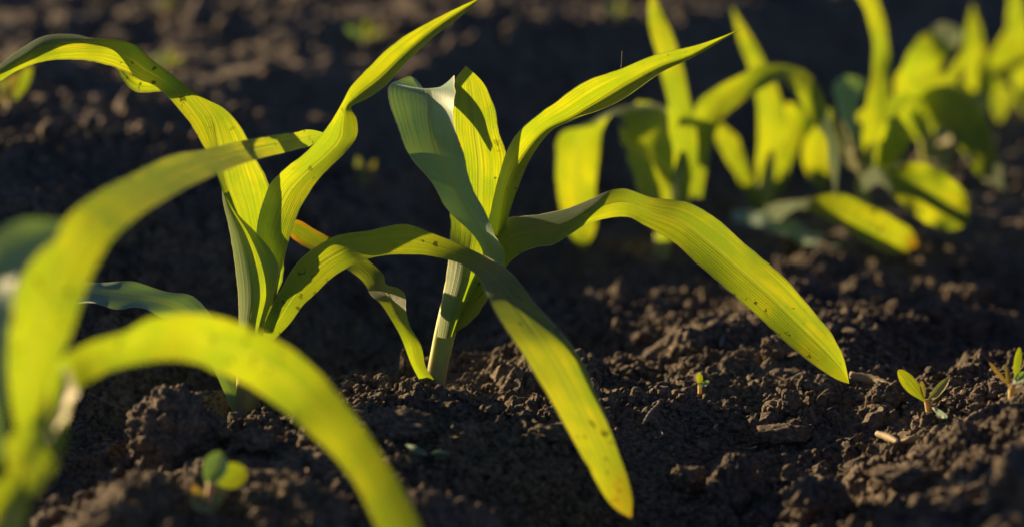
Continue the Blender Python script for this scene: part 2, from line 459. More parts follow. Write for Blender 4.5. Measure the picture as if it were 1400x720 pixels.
# tall yellow blade behind it
leaf(pl, [(Z + .004, .5, 0, (635, 372), (655, 375), (676, 370)),
          (Z + .006, .5, 0, (628, 320), (655, 322), (688, 320)),
          (Z + .008, .4, 0, (622, 270), (655, 272), (694, 270)),
          (Z + .008, .4, 0, (616, 215), (655, 220), (692, 212)),
          (Z + .008, .4, 0, (612, 175), (650, 178), (681, 172)),
          (Z + .008, .4, 0, (614, 140), (648, 142), (674, 140)),
          (Z + .008, .4, 0, (620, 112), (644, 114), (660, 112)),
          (Z + .007, .4, 0, (637, 90))], M_leaf, ruf=.02, label='upright yellow-green blade with a pointed tip')
# long leaf to the upper right
leaf(pl, [(Z + .002, .3, 0, (655, 345), (672, 350, 8), (684, 350)),
          (Z + .002, .3, 0, (670, 290), (684, 300, 8), (694, 300)),
          (Z + .002, .2, 0, (682, 240), (694, 255, 8), (708, 258)),
          (Z + .003, .1, 0, (700, 192), (714, 216, 10), (726, 216)),
          (Z + .004, 0, 0, (730, 161), (745, 179, 12), (752, 181, -10)),
          (Z + .006, 0, 0, (767, 133), (783, 160, 12), (782, 163, -32)),
          (Z + .008, 0, 0, (805, 110), (825, 134, 12), (817, 151, -55)),
          (Z + .010, 0, 0, (855, 90), (862, 110, 10), (858, 133, -62)),
          (Z + .012, 0, 0, (905, 73), (905, 89, 8), (903, 99, -42)),
          (Z + .014, 0, 0, (957, 60), (945, 76, 5), (948, 79, -8)),
          (Z + .015, 0, 0, (990, 49), (985, 54, 2), (985, 57, -2)),
          (Z + .016, 0, 0, (1016, 38))], M_leaf, ruf=.015, label='long narrow leaf pointing up to the right')
# long arching leaf to the right, twisted once
leaf(pl, [(Z + .002, 0, -.6, (668, 345), (684, 380)),
          (Z + .001, 0, -.8, (678, 325), (690, 368)),
          (Z + .000, 0, -1.0, (692, 299), (703, 353)),
          (Z - .001, 0, -1.1, (720, 293), (730, 340)),
          (Z - .002, 0, -1.1, (752, 290), (757, 336)),
          (Z - .002, 0, -.9, (778, 285), (779, 321)),
          (Z - .002, 0, -.5, (800, 276), (798, 308)),
          (Z - .002, 0, -.1, (824, 264), (820, 301)),
          (Z - .002, 0, .1, (852, 257), (855, 297)),
          (Z - .002, 0, .0, (890, 269), (880, 308)),
          (Z - .003, 0, -.1, (938, 276), (920, 331)),
          (Z - .004, .1, -.1, (980, 299), (957, 364)),
          (Z - .006, .1, -.1, (1025, 337), (1000, 402)),
          (Z - .008, .1, -.1, (1073, 380), (1047, 443)),
          (Z - .010, .1, -.1, (1113, 425), (1095, 485)),
          (Z - .012, .1, -.1, (1142, 463), (1130, 511)),
          (Z - .013, .1, -.1, (1155, 493), (1150, 521)),
          (Z - .014, 0, 0, (1161, 524))], M_leaf, fold=-.26, ruf=.035, rk=4, label='broad leaf arching right and down')
# lowest leaf, going left behind, ragged orange end
leaf(pl, [(Z - .003, .2, 0, (578, 528), (598, 524)),
          (Z - .009, .1, 0, (562, 497), (582, 500)),
          (Z - .012, 0, 0, (550, 466), (576, 472)),
          (Z - .010, -.2, 0, (537, 440), (560, 444)),
          (Z - .004, -.3, -.3, (523, 420), (555, 424)),
          (Z + .004, -.2, -.8, (508, 404), (552, 398)),
          (Z + .015, 0, -1.0, (495, 384), (528, 390)),
          (Z + .020, .1, -.6, (478, 372), (523, 372)),
          (Z + .025, .1, -.3, (460, 360), (503, 354)),
          (Z + .030, 0, -.2, (437, 348), (462, 330)),
          (Z + .034, 0, 0, (410, 334), (430, 313)),
          (Z + .036, 0, 0, (396, 322), (405, 300)),
          (Z + .038, 0, 0, (386, 303))], M_leaf_dry, fold=.22, ruf=.075, rk=4, label='lowest narrow leaf with a ragged orange end')
# small leaf collar right of the stem
leaf(pl, [(Z - .004, -.6, 0, (604, 452), (622, 454)),
          (Z - .006, -.8, 0, (618, 440), (640, 443)),
          (Z - .007, -.8, 0, (632, 420), (660, 420)),
          (Z - .008, -.8, 0, (646, 398), (672, 395)),
          (Z - .006, -.8, 0, (655, 375), (680, 375))], M_leaf, fold=.3, ruf=.02)

# ================================================================== left plant
pl, Z = root('corn_plant', 335, 568, 'corn seedling left of the middle one, its long leaf arching across in front', 'corn plant', G_ROW)
ZL = Z; print('ZL', ZL)
tube(pl, [(334, 590, Z, 13), (336, 560, Z, 14), (338, 520, Z, 15), (341, 480, Z, 16), (345, 440, Z, 17), (350, 400, Z + .002, 15), (352, 350, Z + .003, 7)], M_tube)
leaf(pl, [(Z - .004, 0, 0, (324, 475), (338, 475, -14), (354, 475)), (Z - .005, 0, 0, (326, 440), (342, 440, -16), (362, 440)), (Z - .006, 0, 0, (325, 400), (346, 405, -18), (376, 400)),
          (Z - .006, 0, 0, (320, 357), (342, 365, -16), (381, 362)), (Z - .005, 0, 0, (312, 308), (330, 318, -12), (354, 322)), (Z - .004, 0, 0, (305, 278), (314, 284, -6), (325, 292)), (Z - .003, 0, 0, (303, 256))], M_sheath, name='sheath', ruf=0)
leaf(pl, [(Z, 0, 0, (327, 455), (335, 458, -8), (346, 456)),
          (Z, 0, 0, (327, 425), (338, 425, -8), (366, 425)),
          (Z, .1, 0, (325, 395), (336, 395, -6), (384, 392)),
          (Z, .2, 0, (321, 357), (333, 357, -4), (389, 352)),
          (Z, .3, 0, (312, 300), (326, 302, -4), (372, 310)),
          (Z, .4, 0, (301, 252), (309, 252, -4), (369, 252)),
          (Z, .4, 0, (290, 223), (301, 219, -4), (354, 222)),
          (Z, .4, 0, (276, 198), (296, 186, -2), (335, 181)),
          (Z, .3, 0, (258, 168), (289, 158, 0), (310, 151)),
          (Z, .1, 0, (238, 143), (262, 126, 0), (281, 136)),
          (Z, 0, 0, (216, 121), (238, 104, -6), (247, 124, 14)),
          (Z - .002, 0, 0, (190, 109), (208, 82, -8), (214, 126, 22)),
          (Z - .004, 0, 0, (160, 95), (187, 62, -8), (180, 124, 26)),
          (Z - .006, 0, 0, (133, 86), (160, 54, -6), (152, 86, 30)),
          (Z - .008, 0, 0, (107, 82), (118, 54, 0), (116, 52, 32)),
          (Z - .010, 0, 0, (82, 82), (86, 58, 0), (92, 47, 32)),
          (Z - .012, 0, 0, (52, 87), (53, 66, 0), (60, 49, 30)),
          (Z - .014, 0, 0, (21, 99), (28, 79, 0), (24, 69, 24)),
          (Z - .016, 0, 0, (0, 112), (0, 96, 0), (0, 88, 16)),
          (Z - .018, 0, 0, (-30, 128), (-28, 116, 0), (-30, 112, 6)),
          (Z - .020, 0, 0, (-60, 150))], M_leaf, ruf=.012, label='broad blade rising left and bending over towards the photo edge')
leaf(pl, [(Z + .004, .3, 0, (348, 450), (360, 450, 6), (370, 448)),
          (Z - .003, .3, 0, (349, 390), (363, 392, 6), (380, 392)),
          (Z - .004, .3, 0, (351, 314), (370, 330, 6), (388, 358)),
          (Z - .004, .3, 0, (357, 284), (380, 292, 6), (402, 306)),
          (Z - .002, .3, 0, (370, 250), (395, 260, 6), (422, 266)),
          (Z, .3, 0, (392, 228), (418, 236, 6), (445, 236)),
          (Z + .002, .3, 0, (420, 206), (445, 212, 6), (471, 210)),
          (Z + .004, .4, 0, (441, 181), (465, 188, 6), (489, 184)),
          (Z + .005, .4, 0, (456, 160), (468, 164, 8), (488, 162)),
          (Z + .006, .2, 0, (468, 140), (473, 146, 6), (480, 147)),
          (Z + .007, 0, 0, (478, 120), (488, 130, 4), (499, 137, -12)),
          (Z + .008, 0, 0, (497, 98), (514, 110, 4), (524, 121, -20)),
          (Z + .010, 0, 0, (540, 59), (548, 79, 4), (558, 83, -22)),
          (Z + .012, 0, 0, (592, 27), (595, 38, 3), (597, 48, -14)),
          (Z + .013, 0, 0, (632, 8), (632, 12, 2), (634, 20, -5)),
          (Z + .014, 0, 0, (661, -5))], M_leaf, ruf=.02, label='narrow blade rising right, pinched below its tip')
leaf(pl, [(Z + .003, 0, 0, (322, 572), (334, 566)),
          (Z + .000, -.3, 0, (300, 522), (322, 526)),
          (Z - .003, -.4, 0, (283, 485), (312, 482)),
          (Z - .006, -.4, -.5, (262, 455), (300, 452)),
          (Z - .008, -.2, -.9, (240, 441), (286, 426)),
          (Z - .008, 0, -1.6, (218, 432), (264, 406)),
          (Z - .008, 0, -1.8, (187, 422), (228, 396)),
          (Z - .008, 0, -1.8, (150, 419), (180, 387)),
          (Z - .008, 0, -1.6, (112, 416), (135, 383)),
          (Z - .008, 0, -1.2, (70, 412), (90, 390)),
          (Z - .008, 0, 0, (35, 406))], M_grey, fold=.12, ruf=.04, label='low grey-green leaf bending left')
leaf(pl, [(Z + .006, .4, 0, (356, 470), (366, 472)),
          (Z + .004, .4, 0, (359, 450), (381, 458)),
          (Z + .000, .3, .2, (369, 424), (398, 440)),
          (Z - .004, .1, .2, (383, 398), (414, 418)),
          (Z - .008, 0, .2, (400, 367), (432, 401)),
          (Z - .012, 0, .2, (422, 344), (455, 379)),
          (Z - .016, 0, .1, (449, 327), (481, 363)),
          (Z - .028, 0, .1, (474, 319), (508, 353)),
          (Z - .032, 0, .1, (506, 315), (530, 349)),
          (Z - .034, 0, .15, (550, 306), (553, 348)),
          (Z - .036, .1, .15, (592, 319), (588, 350)),
          (Z - .042, .3, .1, (636, 337), (622, 358)),
          (Z - .062, .6, 0, (682, 360), (648, 374)),
          (Z - .086, .9, 0, (711, 386), (663, 395)),
          (Z - .102, 1.0, 0, (733, 414), (673, 418)),
          (Z - .113, 1.1, 0, (754, 437), (688, 445)),
          (Z - .122, 1.1, 0, (775, 462), (707, 474)),
          (Z - .127, 1.1, 0, (795, 493), (727, 506)),
          (Z - .132, 1.1, 0, (814, 535), (749, 540)),
          (Z - .137, 1.1, 0, (832, 580), (779, 592)),
          (Z - .141, 1.1, 0, (847, 620), (808, 645)),
          (Z - .144, .9, 0, (860, 658), (832, 686)),
          (Z - .146, .7, 0, (865, 687), (850, 701)),
          (Z - .147, 0, 0, (863, 707))], M_leaf_tip, fold=.05, ruf=.02, rk=3, label='very long leaf arching across the photo to an orange tip')

# ================================================================== foreground plant at the left edge
Zf = .93
pl, _z = root('corn_plant', -15, 880, 'out-of-focus corn seedling nearest the camera, at the left edge', 'corn plant', G_ROW)
Zb = _z; print('Zfg', Zb, 'base', list(pl.location))
tube(pl, [(-18, 910, Zb, 24), (-14, 850, Zf, 25), (0, 760, Zf, 25), (14, 700, Zf, 24), (32, 645, Zf, 22), (50, 600, Zf, 16), (60, 560, Zf + .002, 8), (62, 530, Zf + .004, 3)], M_tube)
leaf(pl, [(Zf + .02, -.2, 0, (14, 640), (40, 650)),
          (Zf + .03, -2.2, 0, (36, 592), (72, 600)),
          (Zf + .03, -2.4, 0, (58, 552), (94, 560)),
          (Zf + .03, -2.4, 0, (76, 520), (104, 528)),
          (Zf + .03, 0, 0, (90, 500))], M_cotp, name='sheath', ruf=.02)  # pale material puts the sunlit look of this sheath into its colour
leaf(pl, [(Zf, .4, 0, (30, 620), (58, 622)),
          (Zf, .4, 0, (16, 560), (56, 580)),
          (Zf, .5, 0, (10, 490), (72, 520)),
          (Zf + .005, .5, 0, (16, 410), (104, 440)),
          (Zf + .015, .5, 0, (45, 350), (122, 385)),
          (Zf + .03, .45, 0, (85, 302), (150, 335)),
          (Zf + .06, .3, -.1, (130, 264), (188, 298)),
          (Zf + .10, .1, -.3, (180, 238), (230, 272)),
          (Zf + .15, 0, -.9, (232, 214), (275, 248)),
          (Zf + .21, 0, -.9, (290, 201), (325, 227)),
          (Zf + .26, 0, -.3, (350, 189), (368, 214)),
          (Zf + .29, 0, -.1, (402, 181), (408, 204)),
          (Zf + .31, 0, 0, (430, 178), (432, 194)),
          (Zf + .315, 0, 0, (444, 182))], M_leaf, fold=.08, ruf=.02, rk=3, label='tall leaf sweeping away to the right behind the next plant')
leaf(pl, [(Zf + .024, 0, .1, (50, 590), (80, 600)),
          (Zf + .034, 0, .1, (66, 520), (92, 575)),
          (Zf + .036, 0, .1, (84, 488), (106, 535)),
          (Zf + .034, 0, .1, (125, 466), (128, 518)),
          (Zf + .036, 0, .1, (172, 453), (155, 505)),
          (Zf + .04, 0, .1, (200, 437), (188, 497)),
          (Zf + .045, 0, 0, (226, 430), (224, 493)),
          (Zf + .05, 0, 0, (264, 427), (260, 495)),
          (Zf + .06, 0, 0, (302, 432), (292, 507)),
          (Zf + .068, 0, 0, (350, 449), (326, 521)),
          (Zf + .072, 0, 0, (397, 474), (358, 540)),
          (Zf + .074, 0, -.1, (440, 511), (394, 567)),
          (Zf + .072, .1, -.1, (475, 553), (424, 594)),
          (Zf + .070, .1, -.1, (511, 602), (462, 631)),
          (Zf + .066, .1, 0, (542, 653), (488, 668)),
          (Zf + .060, .1, 0, (568, 700), (515, 722)),
          (Zf + .055, .1, 0, (584, 740), (545, 765)),
          (Zf + .050, 0, 0, (590, 800))], M_leaf_tip, fold=.14, ruf=.03, rk=3, label='leaf arching low across the bottom left')
leaf(pl, [(Zf - .004, .3, 0, (50, 570), (66, 574)),
          (Zf - .012, .3, 0, (20, 588), (48, 600)),
          (Zf - .02, .4, 0, (-4, 622), (32, 640)),
          (Zf - .03, .4, 0, (-24, 670), (12, 688)),
          (Zf - .04, 0, 0, (-30, 740))], M_leaf, ruf=.02)
leaf(pl, [(Zf - .004, .3, 0, (76, 588), (96, 592)),
          (Zf - .012, .4, 0, (48, 625), (82, 626)),
          (Zf - .02, .4, 0, (30, 652), (68, 652)),
          (Zf - .03, .4, 0, (10, 680), (42, 680)),
          (Zf - .04, 0, 0, (-12, 708))], M_leaf_tip, ruf=.02, label='short folded leaf hanging down to the left')
leaf(pl, [(Zf - .02, 0, 0, (-40, 640), (10, 640)),
          (Zf - .025, -.3, 0, (-60, 540), (6, 545)),
          (Zf - .025, -.7, 0, (-60, 440), (14, 450)),
          (Zf - .022, -.7, -.3, (-45, 370), (22, 390)),
          (Zf - .016, -.3, -.8, (-25, 330), (46, 352)),
          (Zf - .01, 0, -.8, (30, 300), (76, 330)),
          (Zf - .006, 0, 0, (86, 302))], M_grey, fold=.1, ruf=.03, label='grey-green leaf cut by the left edge')

# ================================================================== plants behind, right
pl, Z = root('corn_plant', 905, 362, 'blurred corn seedling right behind the middle one, its tall blade leaving the top', 'corn plant', G_ROW)
print('Z3', Z)
tube(pl, [(902, 380, Z, 10), (904, 350, Z, 11), (908, 310, Z, 12), (916, 270, Z, 15), (922, 235, Z, 12), (926, 205, Z, 5)], M_tube)
leaf(pl, [(Z - .005, .4, 0, (898, 330), (926, 330)), (Z - .005, .4, 0, (898, 270), (948, 262)), (Z - .005, .4, 0, (905, 215), (955, 215)),
          (Z - .002, .4, 0, (914, 165), (950, 165)), (Z, .4, 0, (907, 112), (938, 112)), (Z + .002, .4, 0, (893, 60), (925, 60)),
          (Z + .004, .4, 0, (886, 18), (905, 18)), (Z + .006, 0, 0, (890, -18))], M_leaf)
leaf(pl, [(Z + .01, .3, 0, (925, 260), (960, 272)), (Z + .012, .3, 0, (944, 190), (968, 225)), (Z + .012, .3, 0, (955, 138), (975, 190)),
          (Z + .01, .1, 0, (982, 118), (990, 162)), (Z + .008, 0, 0, (1012, 103), (1015, 140)), (Z + .006, 0, -.4, (1042, 88), (1046, 120)),
          (Z + .002, 0, -1.2, (1076, 90), (1070, 112)), (Z - .004, -.3, -1, (1108, 102), (1088, 130)), (Z - .01, -1.4, 0, (1128, 140), (1108, 160)),
          (Z - .014, -2.2, 0, (1141, 178), (1126, 190)), (Z - .018, -2.4, 0, (1146, 225), (1135, 228)), (Z - .02, 0, 0, (1142, 276))], M_leaf, seed=3)
leaf(pl, [(Z - .01, -.6, 0, (908, 310), (926, 310)), (Z - .012, -.8, 0, (888, 262), (916, 282, 4), (926, 270)), (Z - .014, -.8, 0, (870, 225), (906, 232, 6), (920, 225)),
          (Z - .014, -.6, 0, (862, 195), (890, 198, 6), (916, 188)), (Z - .010, -.3, -.8, (856, 170), (876, 165), (910, 150)), (Z - .004, 0, -.8, (842, 158), (852, 150), (880, 140)),
          (Z, .2, -.3, (808, 170), (820, 160), (848, 150)), (Z, .4, 0, (768, 182), (795, 182), (824, 180)), (Z, .4, 0, (759, 225), (788, 226), (819, 225)),
          (Z, .4, 0, (764, 275), (790, 275), (815, 275)), (Z - .002, .2, 0, (778, 320), (795, 320), (813, 320)), (Z - .003, 0, 0, (797, 345))], M_leaf)
leaf(pl, [(Z - .02, .3, 0, (900, 330), (918, 330)), (Z - .022, .3, 0, (872, 262), (918, 262)), (Z - .02, .4, 0, (858, 215), (905, 232)), (Z - .012, .3, 0, (848, 186), (872, 190)), (Z - .01, 0, 0, (848, 168))], M_leaf)
leaf(pl, [(Z + .02, .4, 0, (905, 200), (935, 220)), (Z + .02, .4, 0, (902, 150), (945, 160)), (Z + .018, .3, 0, (880, 138), (925, 150)), (Z + .016, 0, 0, (862, 148))], M_leaf)

pl, Z = root('corn_plant', 1046, 300, 'second blurred corn seedling behind, one low leaf ending in orange', 'corn plant', G_ROW)
print('Z4', Z)
tube(pl, [(1046, 325, Z, 9), (1046, 295, Z, 10), (1046, 260, Z, 12), (1050, 235, Z, 10), (1054, 205, Z, 4)], M_tube)
leaf(pl, [(Z, .4, 0, (1038, 280), (1060, 280)), (Z, .4, 0, (1034, 220), (1078, 212)), (Z, .4, 0, (1036, 165), (1076, 165)), (Z, .4, 0, (1030, 118), (1064, 122)),
          (Z, .4, 0, (1018, 78), (1045, 82)), (Z, .3, 0, (1007, 45), (1026, 48)), (Z, 0, 0, (1000, 8))], M_leaf)
leaf(pl, [(Z, 0, 0, (1036, 290), (1046, 290)), (Z - .004, .2, 0, (1018, 262), (1034, 258)), (Z - .006, .3, 0, (998, 228), (1020, 222)), (Z - .006, .3, 0, (980, 196), (1010, 190)), (Z - .006, .2, 0, (976, 170), (992, 172)), (Z, 0, 0, (972, 152))], M_leaf)
leaf(pl, [(Z + .01, .3, 0, (1050, 270), (1066, 275)), (Z + .015, .3, 0, (1066, 190), (1086, 215)), (Z + .02, .2, 0, (1080, 140), (1112, 165)), (Z + .02, .4, 0, (1096, 150), (1130, 148)),
          (Z + .018, .4, 0, (1094, 200), (1134, 200)), (Z + .014, .3, 0, (1104, 240), (1134, 245)), (Z + .01, 0, 0, (1124, 268))], M_leaf)
leaf(pl, [(Z - .02, 0, -.3, (1040, 285), (1044, 300)), (Z - .08, .2, -.3, (1072, 276), (1068, 300)), (Z - .125, .2, -.2, (1112, 270), (1110, 290)), (Z - .13, 0, .1, (1146, 264), (1143, 305)),
          (Z - .13, 0, .1, (1188, 280), (1172, 325)), (Z - .128, .2, 0, (1226, 300), (1208, 343)), (Z - .125, .2, 0, (1250, 318), (1236, 347)), (Z - .125, 0, 0, (1256, 336))], M_leaf_tip, label='low leaf with an orange tip')
leaf(pl, [(Z, 0, -.5, (1030, 285), (1030, 300)), (Z - .03, 0, -1.6, (1000, 287), (1002, 303)), (Z - .05, 0, -1.8, (1040, 290), (1042, 312)), (Z - .06, 0, -1.6, (1085, 303), (1085, 328)), (Z - .065, 0, -1.4, (1125, 323), (1120, 342)), (Z - .07, 0, 0, (1153, 336))][1:], M_grey, label='low grey leaf close to the soil')

pl, Z = root('corn_plant', 1180, 285, 'blurred corn seedling with one stalk-like blade curving to the top edge', 'corn plant', G_ROW)
print('Z5', Z)
tube(pl, [(1180, 300, Z, 9), (1180, 270, Z, 10), (1184, 230, Z, 11), (1190, 195, Z, 5)], M_tube)
leaf(pl, [(Z, .3, 0, (1176, 250), (1200, 250)), (Z, .3, 0, (1178, 190), (1212, 190)), (Z, 0, 0, (1184, 140), (1214, 140)), (Z, -.3, 0, (1192, 95), (1218, 95)), (Z, .3, 0, (1193, 55), (1214, 50)),
          (Z, .4, 0, (1184, 20), (1206, 15)), (Z, .4, 0, (1166, -15), (1194, -20)), (Z, 0, 0, (1150, -60))], M_leaf)
leaf(pl, [(Z - .04, 0, -.6, (1176, 242), (1180, 262)), (Z - .08, .1, 0, (1210, 226), (1212, 258)), (Z - .09, .2, .1, (1262, 222), (1240, 288)), (Z - .09, .3, .1, (1303, 245), (1278, 312)), (Z - .09, .3, 0, (1324, 272), (1306, 316)), (Z - .09, 0, 0, (1326, 305))], M_leaf, label='broad low leaf lying to the right')
leaf(pl, [(Z, .2, 0, (1186, 220), (1196, 225)), (Z - .01, .2, 0, (1160, 180), (1180, 205)), (Z - .01, .2, 0, (1142, 140), (1172, 165)), (Z - .01, 0, -.6, (1142, 112), (1178, 128)), (Z - .01, 0, -.4, (1160, 102), (1184, 112)), (Z, 0, 0, (1185, 118))], M_grey)
leaf(pl, [(Z - .02, 0, 0, (1184, 250), (1196, 250)), (Z - .025, -.8, 0, (1150, 215), (1175, 235)), (Z - .03, -.8, 0, (1145, 180), (1162, 185)), (Z - .03, 0, 0, (1150, 160))], M_cotp)
leaf(pl, [(Z, .3, 0, (1195, 245), (1210, 250)), (Z - .02, .4, 0, (1202, 205), (1232, 215)), (Z - .03, .4, 0, (1205, 172), (1245, 180)), (Z - .03, 0, 0, (1225, 155))], M_leaf)

leaf(pl, [(Z + .02, .3, 0, (1186, 230), (1196, 230)), (Z + .02, .3, 0, (1206, 165), (1222, 170)), (Z + .03, .2, 0, (1232, 128), (1246, 138)), (Z + .03, -.4, 0, (1262, 140), (1262, 156)), (Z + .03, 0, 0, (1280, 178))], M_leaf)
pl, Z = root('corn_plant', 1272, 222, 'blurred corn seedling far behind, with a rounded pale leaf tip', 'corn plant', G_ROW)
print('Z6', Z)
tube(pl, [(1272, 250, Z, 9), (1270, 220, Z, 10), (1266, 190, Z, 10), (1262, 160, Z, 4)], M_tube)
leaf(pl, [(Z, .4, 0, (1250, 190), (1270, 190)), (Z, .4, 0, (1222, 150), (1272, 150)), (Z, .4, 0, (1224, 110), (1280, 115)), (Z, .3, 0, (1240, 75), (1290, 85)), (Z - .004, -.7, -.5, (1264, 46), (1306, 66)),
          (Z - .008, -.9, -.3, (1292, 30), (1314, 58)), (Z - .012, 0, 0, (1314, 40))], M_leaf)
leaf(pl, [(Z, 0, 0, (1245, 170), (1252, 185)), (Z, 0, -.3, (1262, 128), (1262, 165)), (Z - .02, 0, -.2, (1305, 118), (1290, 178)), (Z - .03, .2, 0, (1342, 150), (1312, 205)), (Z - .04, .1, 0, (1362, 200), (1335, 238)), (Z - .05, 0, 0, (1374, 262))], M_leaf, label='long leaf drooping right')
leaf(pl, [(Z, 0, 0, (1262, 170), (1262, 190)), (Z - .02, 0, -.4, (1225, 135), (1225, 165)), (Z - .03, 0, -.4, (1195, 140), (1190, 168)), (Z - .04, 0, 0, (1160, 165))], M_leaf)
leaf(pl, [(Z + .02, 0, 0, (1275, 220), (1285, 215)), (Z + .0, -.8, 0, (1282, 195), (1300, 185)), (Z, -.8, 0, (1270, 215), (1300, 222)), (Z, 0, 0, (1290, 238))], M_cotp)

leaf(pl, [(Z + .01, .3, 0, (1266, 190), (1276, 190)), (Z + .01, .3, 0, (1276, 130), (1292, 134)), (Z + .02, .3, 0, (1300, 92), (1314, 98)), (Z + .03, 0, 0, (1322, 62))], M_leaf)
pl, Z = root('corn_plant', 1335, 185, 'blurred upright corn seedling near the top right, second from the edge', 'corn plant', G_ROW)
print('Z7', Z)
tube(pl, [(1335, 205, Z, 8), (1335, 180, Z, 9), (1335, 150, Z, 10), (1335, 125, Z, 10)], M_tube)
leaf(pl, [(Z, .4, 0, (1325, 160), (1345, 160)), (Z, .4, 0, (1318, 115), (1352, 112)), (Z, .3, 0, (1318, 75), (1348, 75)), (Z, 0, 0, (1320, 40), (1342, 40)), (Z, 0, 0, (1330, 5))], M_leaf)
leaf(pl, [(Z, .3, 0, (1335, 140), (1345, 148)), (Z, .1, 0, (1340, 85), (1362, 120)), (Z, 0, 0, (1370, 66), (1390, 96)), (Z, 0, 0, (1402, 60), (1415, 80)), (Z, 0, 0, (1440, 90))], M_leaf)
leaf(pl, [(Z, .3, 0, (1325, 150), (1335, 155)), (Z, .1, 0, (1300, 105), (1326, 125)), (Z, .3, 0, (1282, 100), (1300, 125)), (Z - .02, 0, 0, (1272, 150))], M_leaf)
leaf(pl, [(Z, .3, 0, (1334, 160), (1342, 160)), (Z, .3, 0, (1336, 120), (1350, 118)), (Z + .01, .3, 0, (1352, 80), (1366, 84)), (Z + .02, .2, 0, (1372, 45), (1382, 52)), (Z + .03, 0, 0, (1392, 15))], M_leaf)
leaf(pl, [(Z - .01, 0, 0, (1330, 165), (1338, 170)), (Z - .03, -.6, -.4, (1306, 150), (1316, 168)), (Z - .04, -.8, 0, (1288, 172), (1302, 180)), (Z - .05, 0, 0, (1284, 205))], M_grey)
pl, Z = root('corn_plant', 1408, 158, 'farthest corn seedling, very blurred, cut by the right edge at the top corner', 'corn plant', G_ROW)
print('Z8', Z)
tube(pl, [(1408, 175, Z, 8), (1406, 150, Z, 9), (1404, 120, Z, 10)], M_tube)
leaf(pl, [(Z, .4, 0, (1395, 150), (1415, 150)), (Z, .4, 0, (1382, 100), (1418, 100)), (Z, .4, 0, (1378, 55), (1412, 55)), (Z, .3, 0, (1378, 10), (1402, 10)), (Z, 0, 0, (1385, -40))], M_leaf)
leaf(pl, [(Z, 0, 0, (1400, 150), (1408, 155)), (Z, .3, 0, (1372, 115), (1392, 135)), (Z - .02, .4, 0, (1356, 130), (1380, 150)), (Z - .03, 0, 0, (1362, 178))], M_leaf)
leaf(pl, [(Z, 0, 0, (1408, 150), (1414, 155)), (Z, .3, 0, (1430, 90), (1460, 110)), (Z - .02, .4, 0, (1470, 110), (1490, 120)), (Z - .03, 0, 0, (1500, 160))], M_leaf)

# ================================================================== small weeds
def weed(px, py, label, stem, leaves, cat='seedling', name='weed_seedling', group='small weed seedlings in the soil'):
    e, Z = root(name, px, py, label, cat, group)
    if stem: tube(e, [(x, y, Z, r) for x, y, r in stem], M_stemlet, ns=8)
    for (m, pts) in leaves:
        leaf(e, [(Z, tx, ty, *ps) for tx, ty, *ps in pts], m, ruf=0, na=9, fold=.12)
    return e
def oval(x0, y0, x1, y1, w, tx=0.0, ty=0.0):
    """stations of a rounded leaflet from its base to its tip"""
    dx, dy = x1 - x0, y1 - y0; L = math.hypot(dx, dy); nx, ny = -dy / L, dx / L
    out = []
    for t, k in ((0, .12), (.15, .45), (.35, .85), (.55, 1), (.75, .9), (.9, .58), (.97, .3), (1, .05)):
        cx, cy = x0 + dx * t, y0 + dy * t; h = w / 2 * k
        out.append((tx, ty, (cx - nx * h, cy - ny * h), (cx + nx * h, cy + ny * h)))
    return out
weed(288, 706, 'blurred round-leaved weed seedling in the dark soil at the bottom left', [(288, 712, 5), (286, 690, 6), (290, 660, 7)],
     [(M_cot, oval(287, 655, 339, 645, 36, .1)), (M_grey, oval(284, 665, 302, 616, 34, -.4)), (M_cotp, oval(290, 700, 262, 676, 24, -.5)), (M_cotp, oval(290, 700, 296, 662, 24, -.8)), (M_cotr, oval(285, 690, 262, 662, 12))])
weed(498, 264, 'tiny blurred yellow seedling of two leaflets between the left and the middle corn', [(498, 268, 3), (498, 252, 5)],
     [(M_cotp, oval(498, 262, 489, 214, 13, -.3)), (M_cotr, oval(500, 262, 513, 218, 10, -.2)), (M_cot, oval(499, 264, 492, 226, 8, .2))])
weed(1268, 560, 'weed seedling with one green and one pale pointed leaf at the right', [(1270, 566, 4), (1268, 545, 5)],
     [(M_cot, oval(1264, 548, 1228, 505, 20, .2)), (M_cotp, oval(1266, 552, 1297, 516, 13, -.9)), (M_grey, oval(1274, 556, 1296, 572, 8, -.6)), (M_cotr, oval(1264, 545, 1260, 520, 8))])
weed(1380, 536, 'thin-leaved weed seedling at the right edge above the crumbly mound', [(1382, 545, 4), (1384, 525, 5)],
     [(M_cot, oval(1388, 520, 1394, 474, 11, .2)), (M_cotr, oval(1382, 536, 1376, 498, 8, -.6)), (M_cotr, oval(1380, 528, 1352, 494, 6, -.3)), (M_grey, oval(1386, 524, 1402, 508, 12))])
weed(957, 534, 'minute green sprout in the dark soil under the arching leaf', [(957, 538, 3), (957, 524, 3)],
     [(M_cot, oval(957, 530, 956, 508, 9, .3)), (M_grey, oval(958, 528, 970, 520, 7))])
weed(14, 150, 'blurred reddish and yellow seedling at the left edge under the bent leaf', [(10, 155, 4), (16, 135, 5)],
     [(M_cotr, oval(4, 142, 24, 100, 18)), (M_cot, oval(20, 138, 42, 90, 16, .3)), (M_cotp, oval(14, 140, 2, 108, 14))])
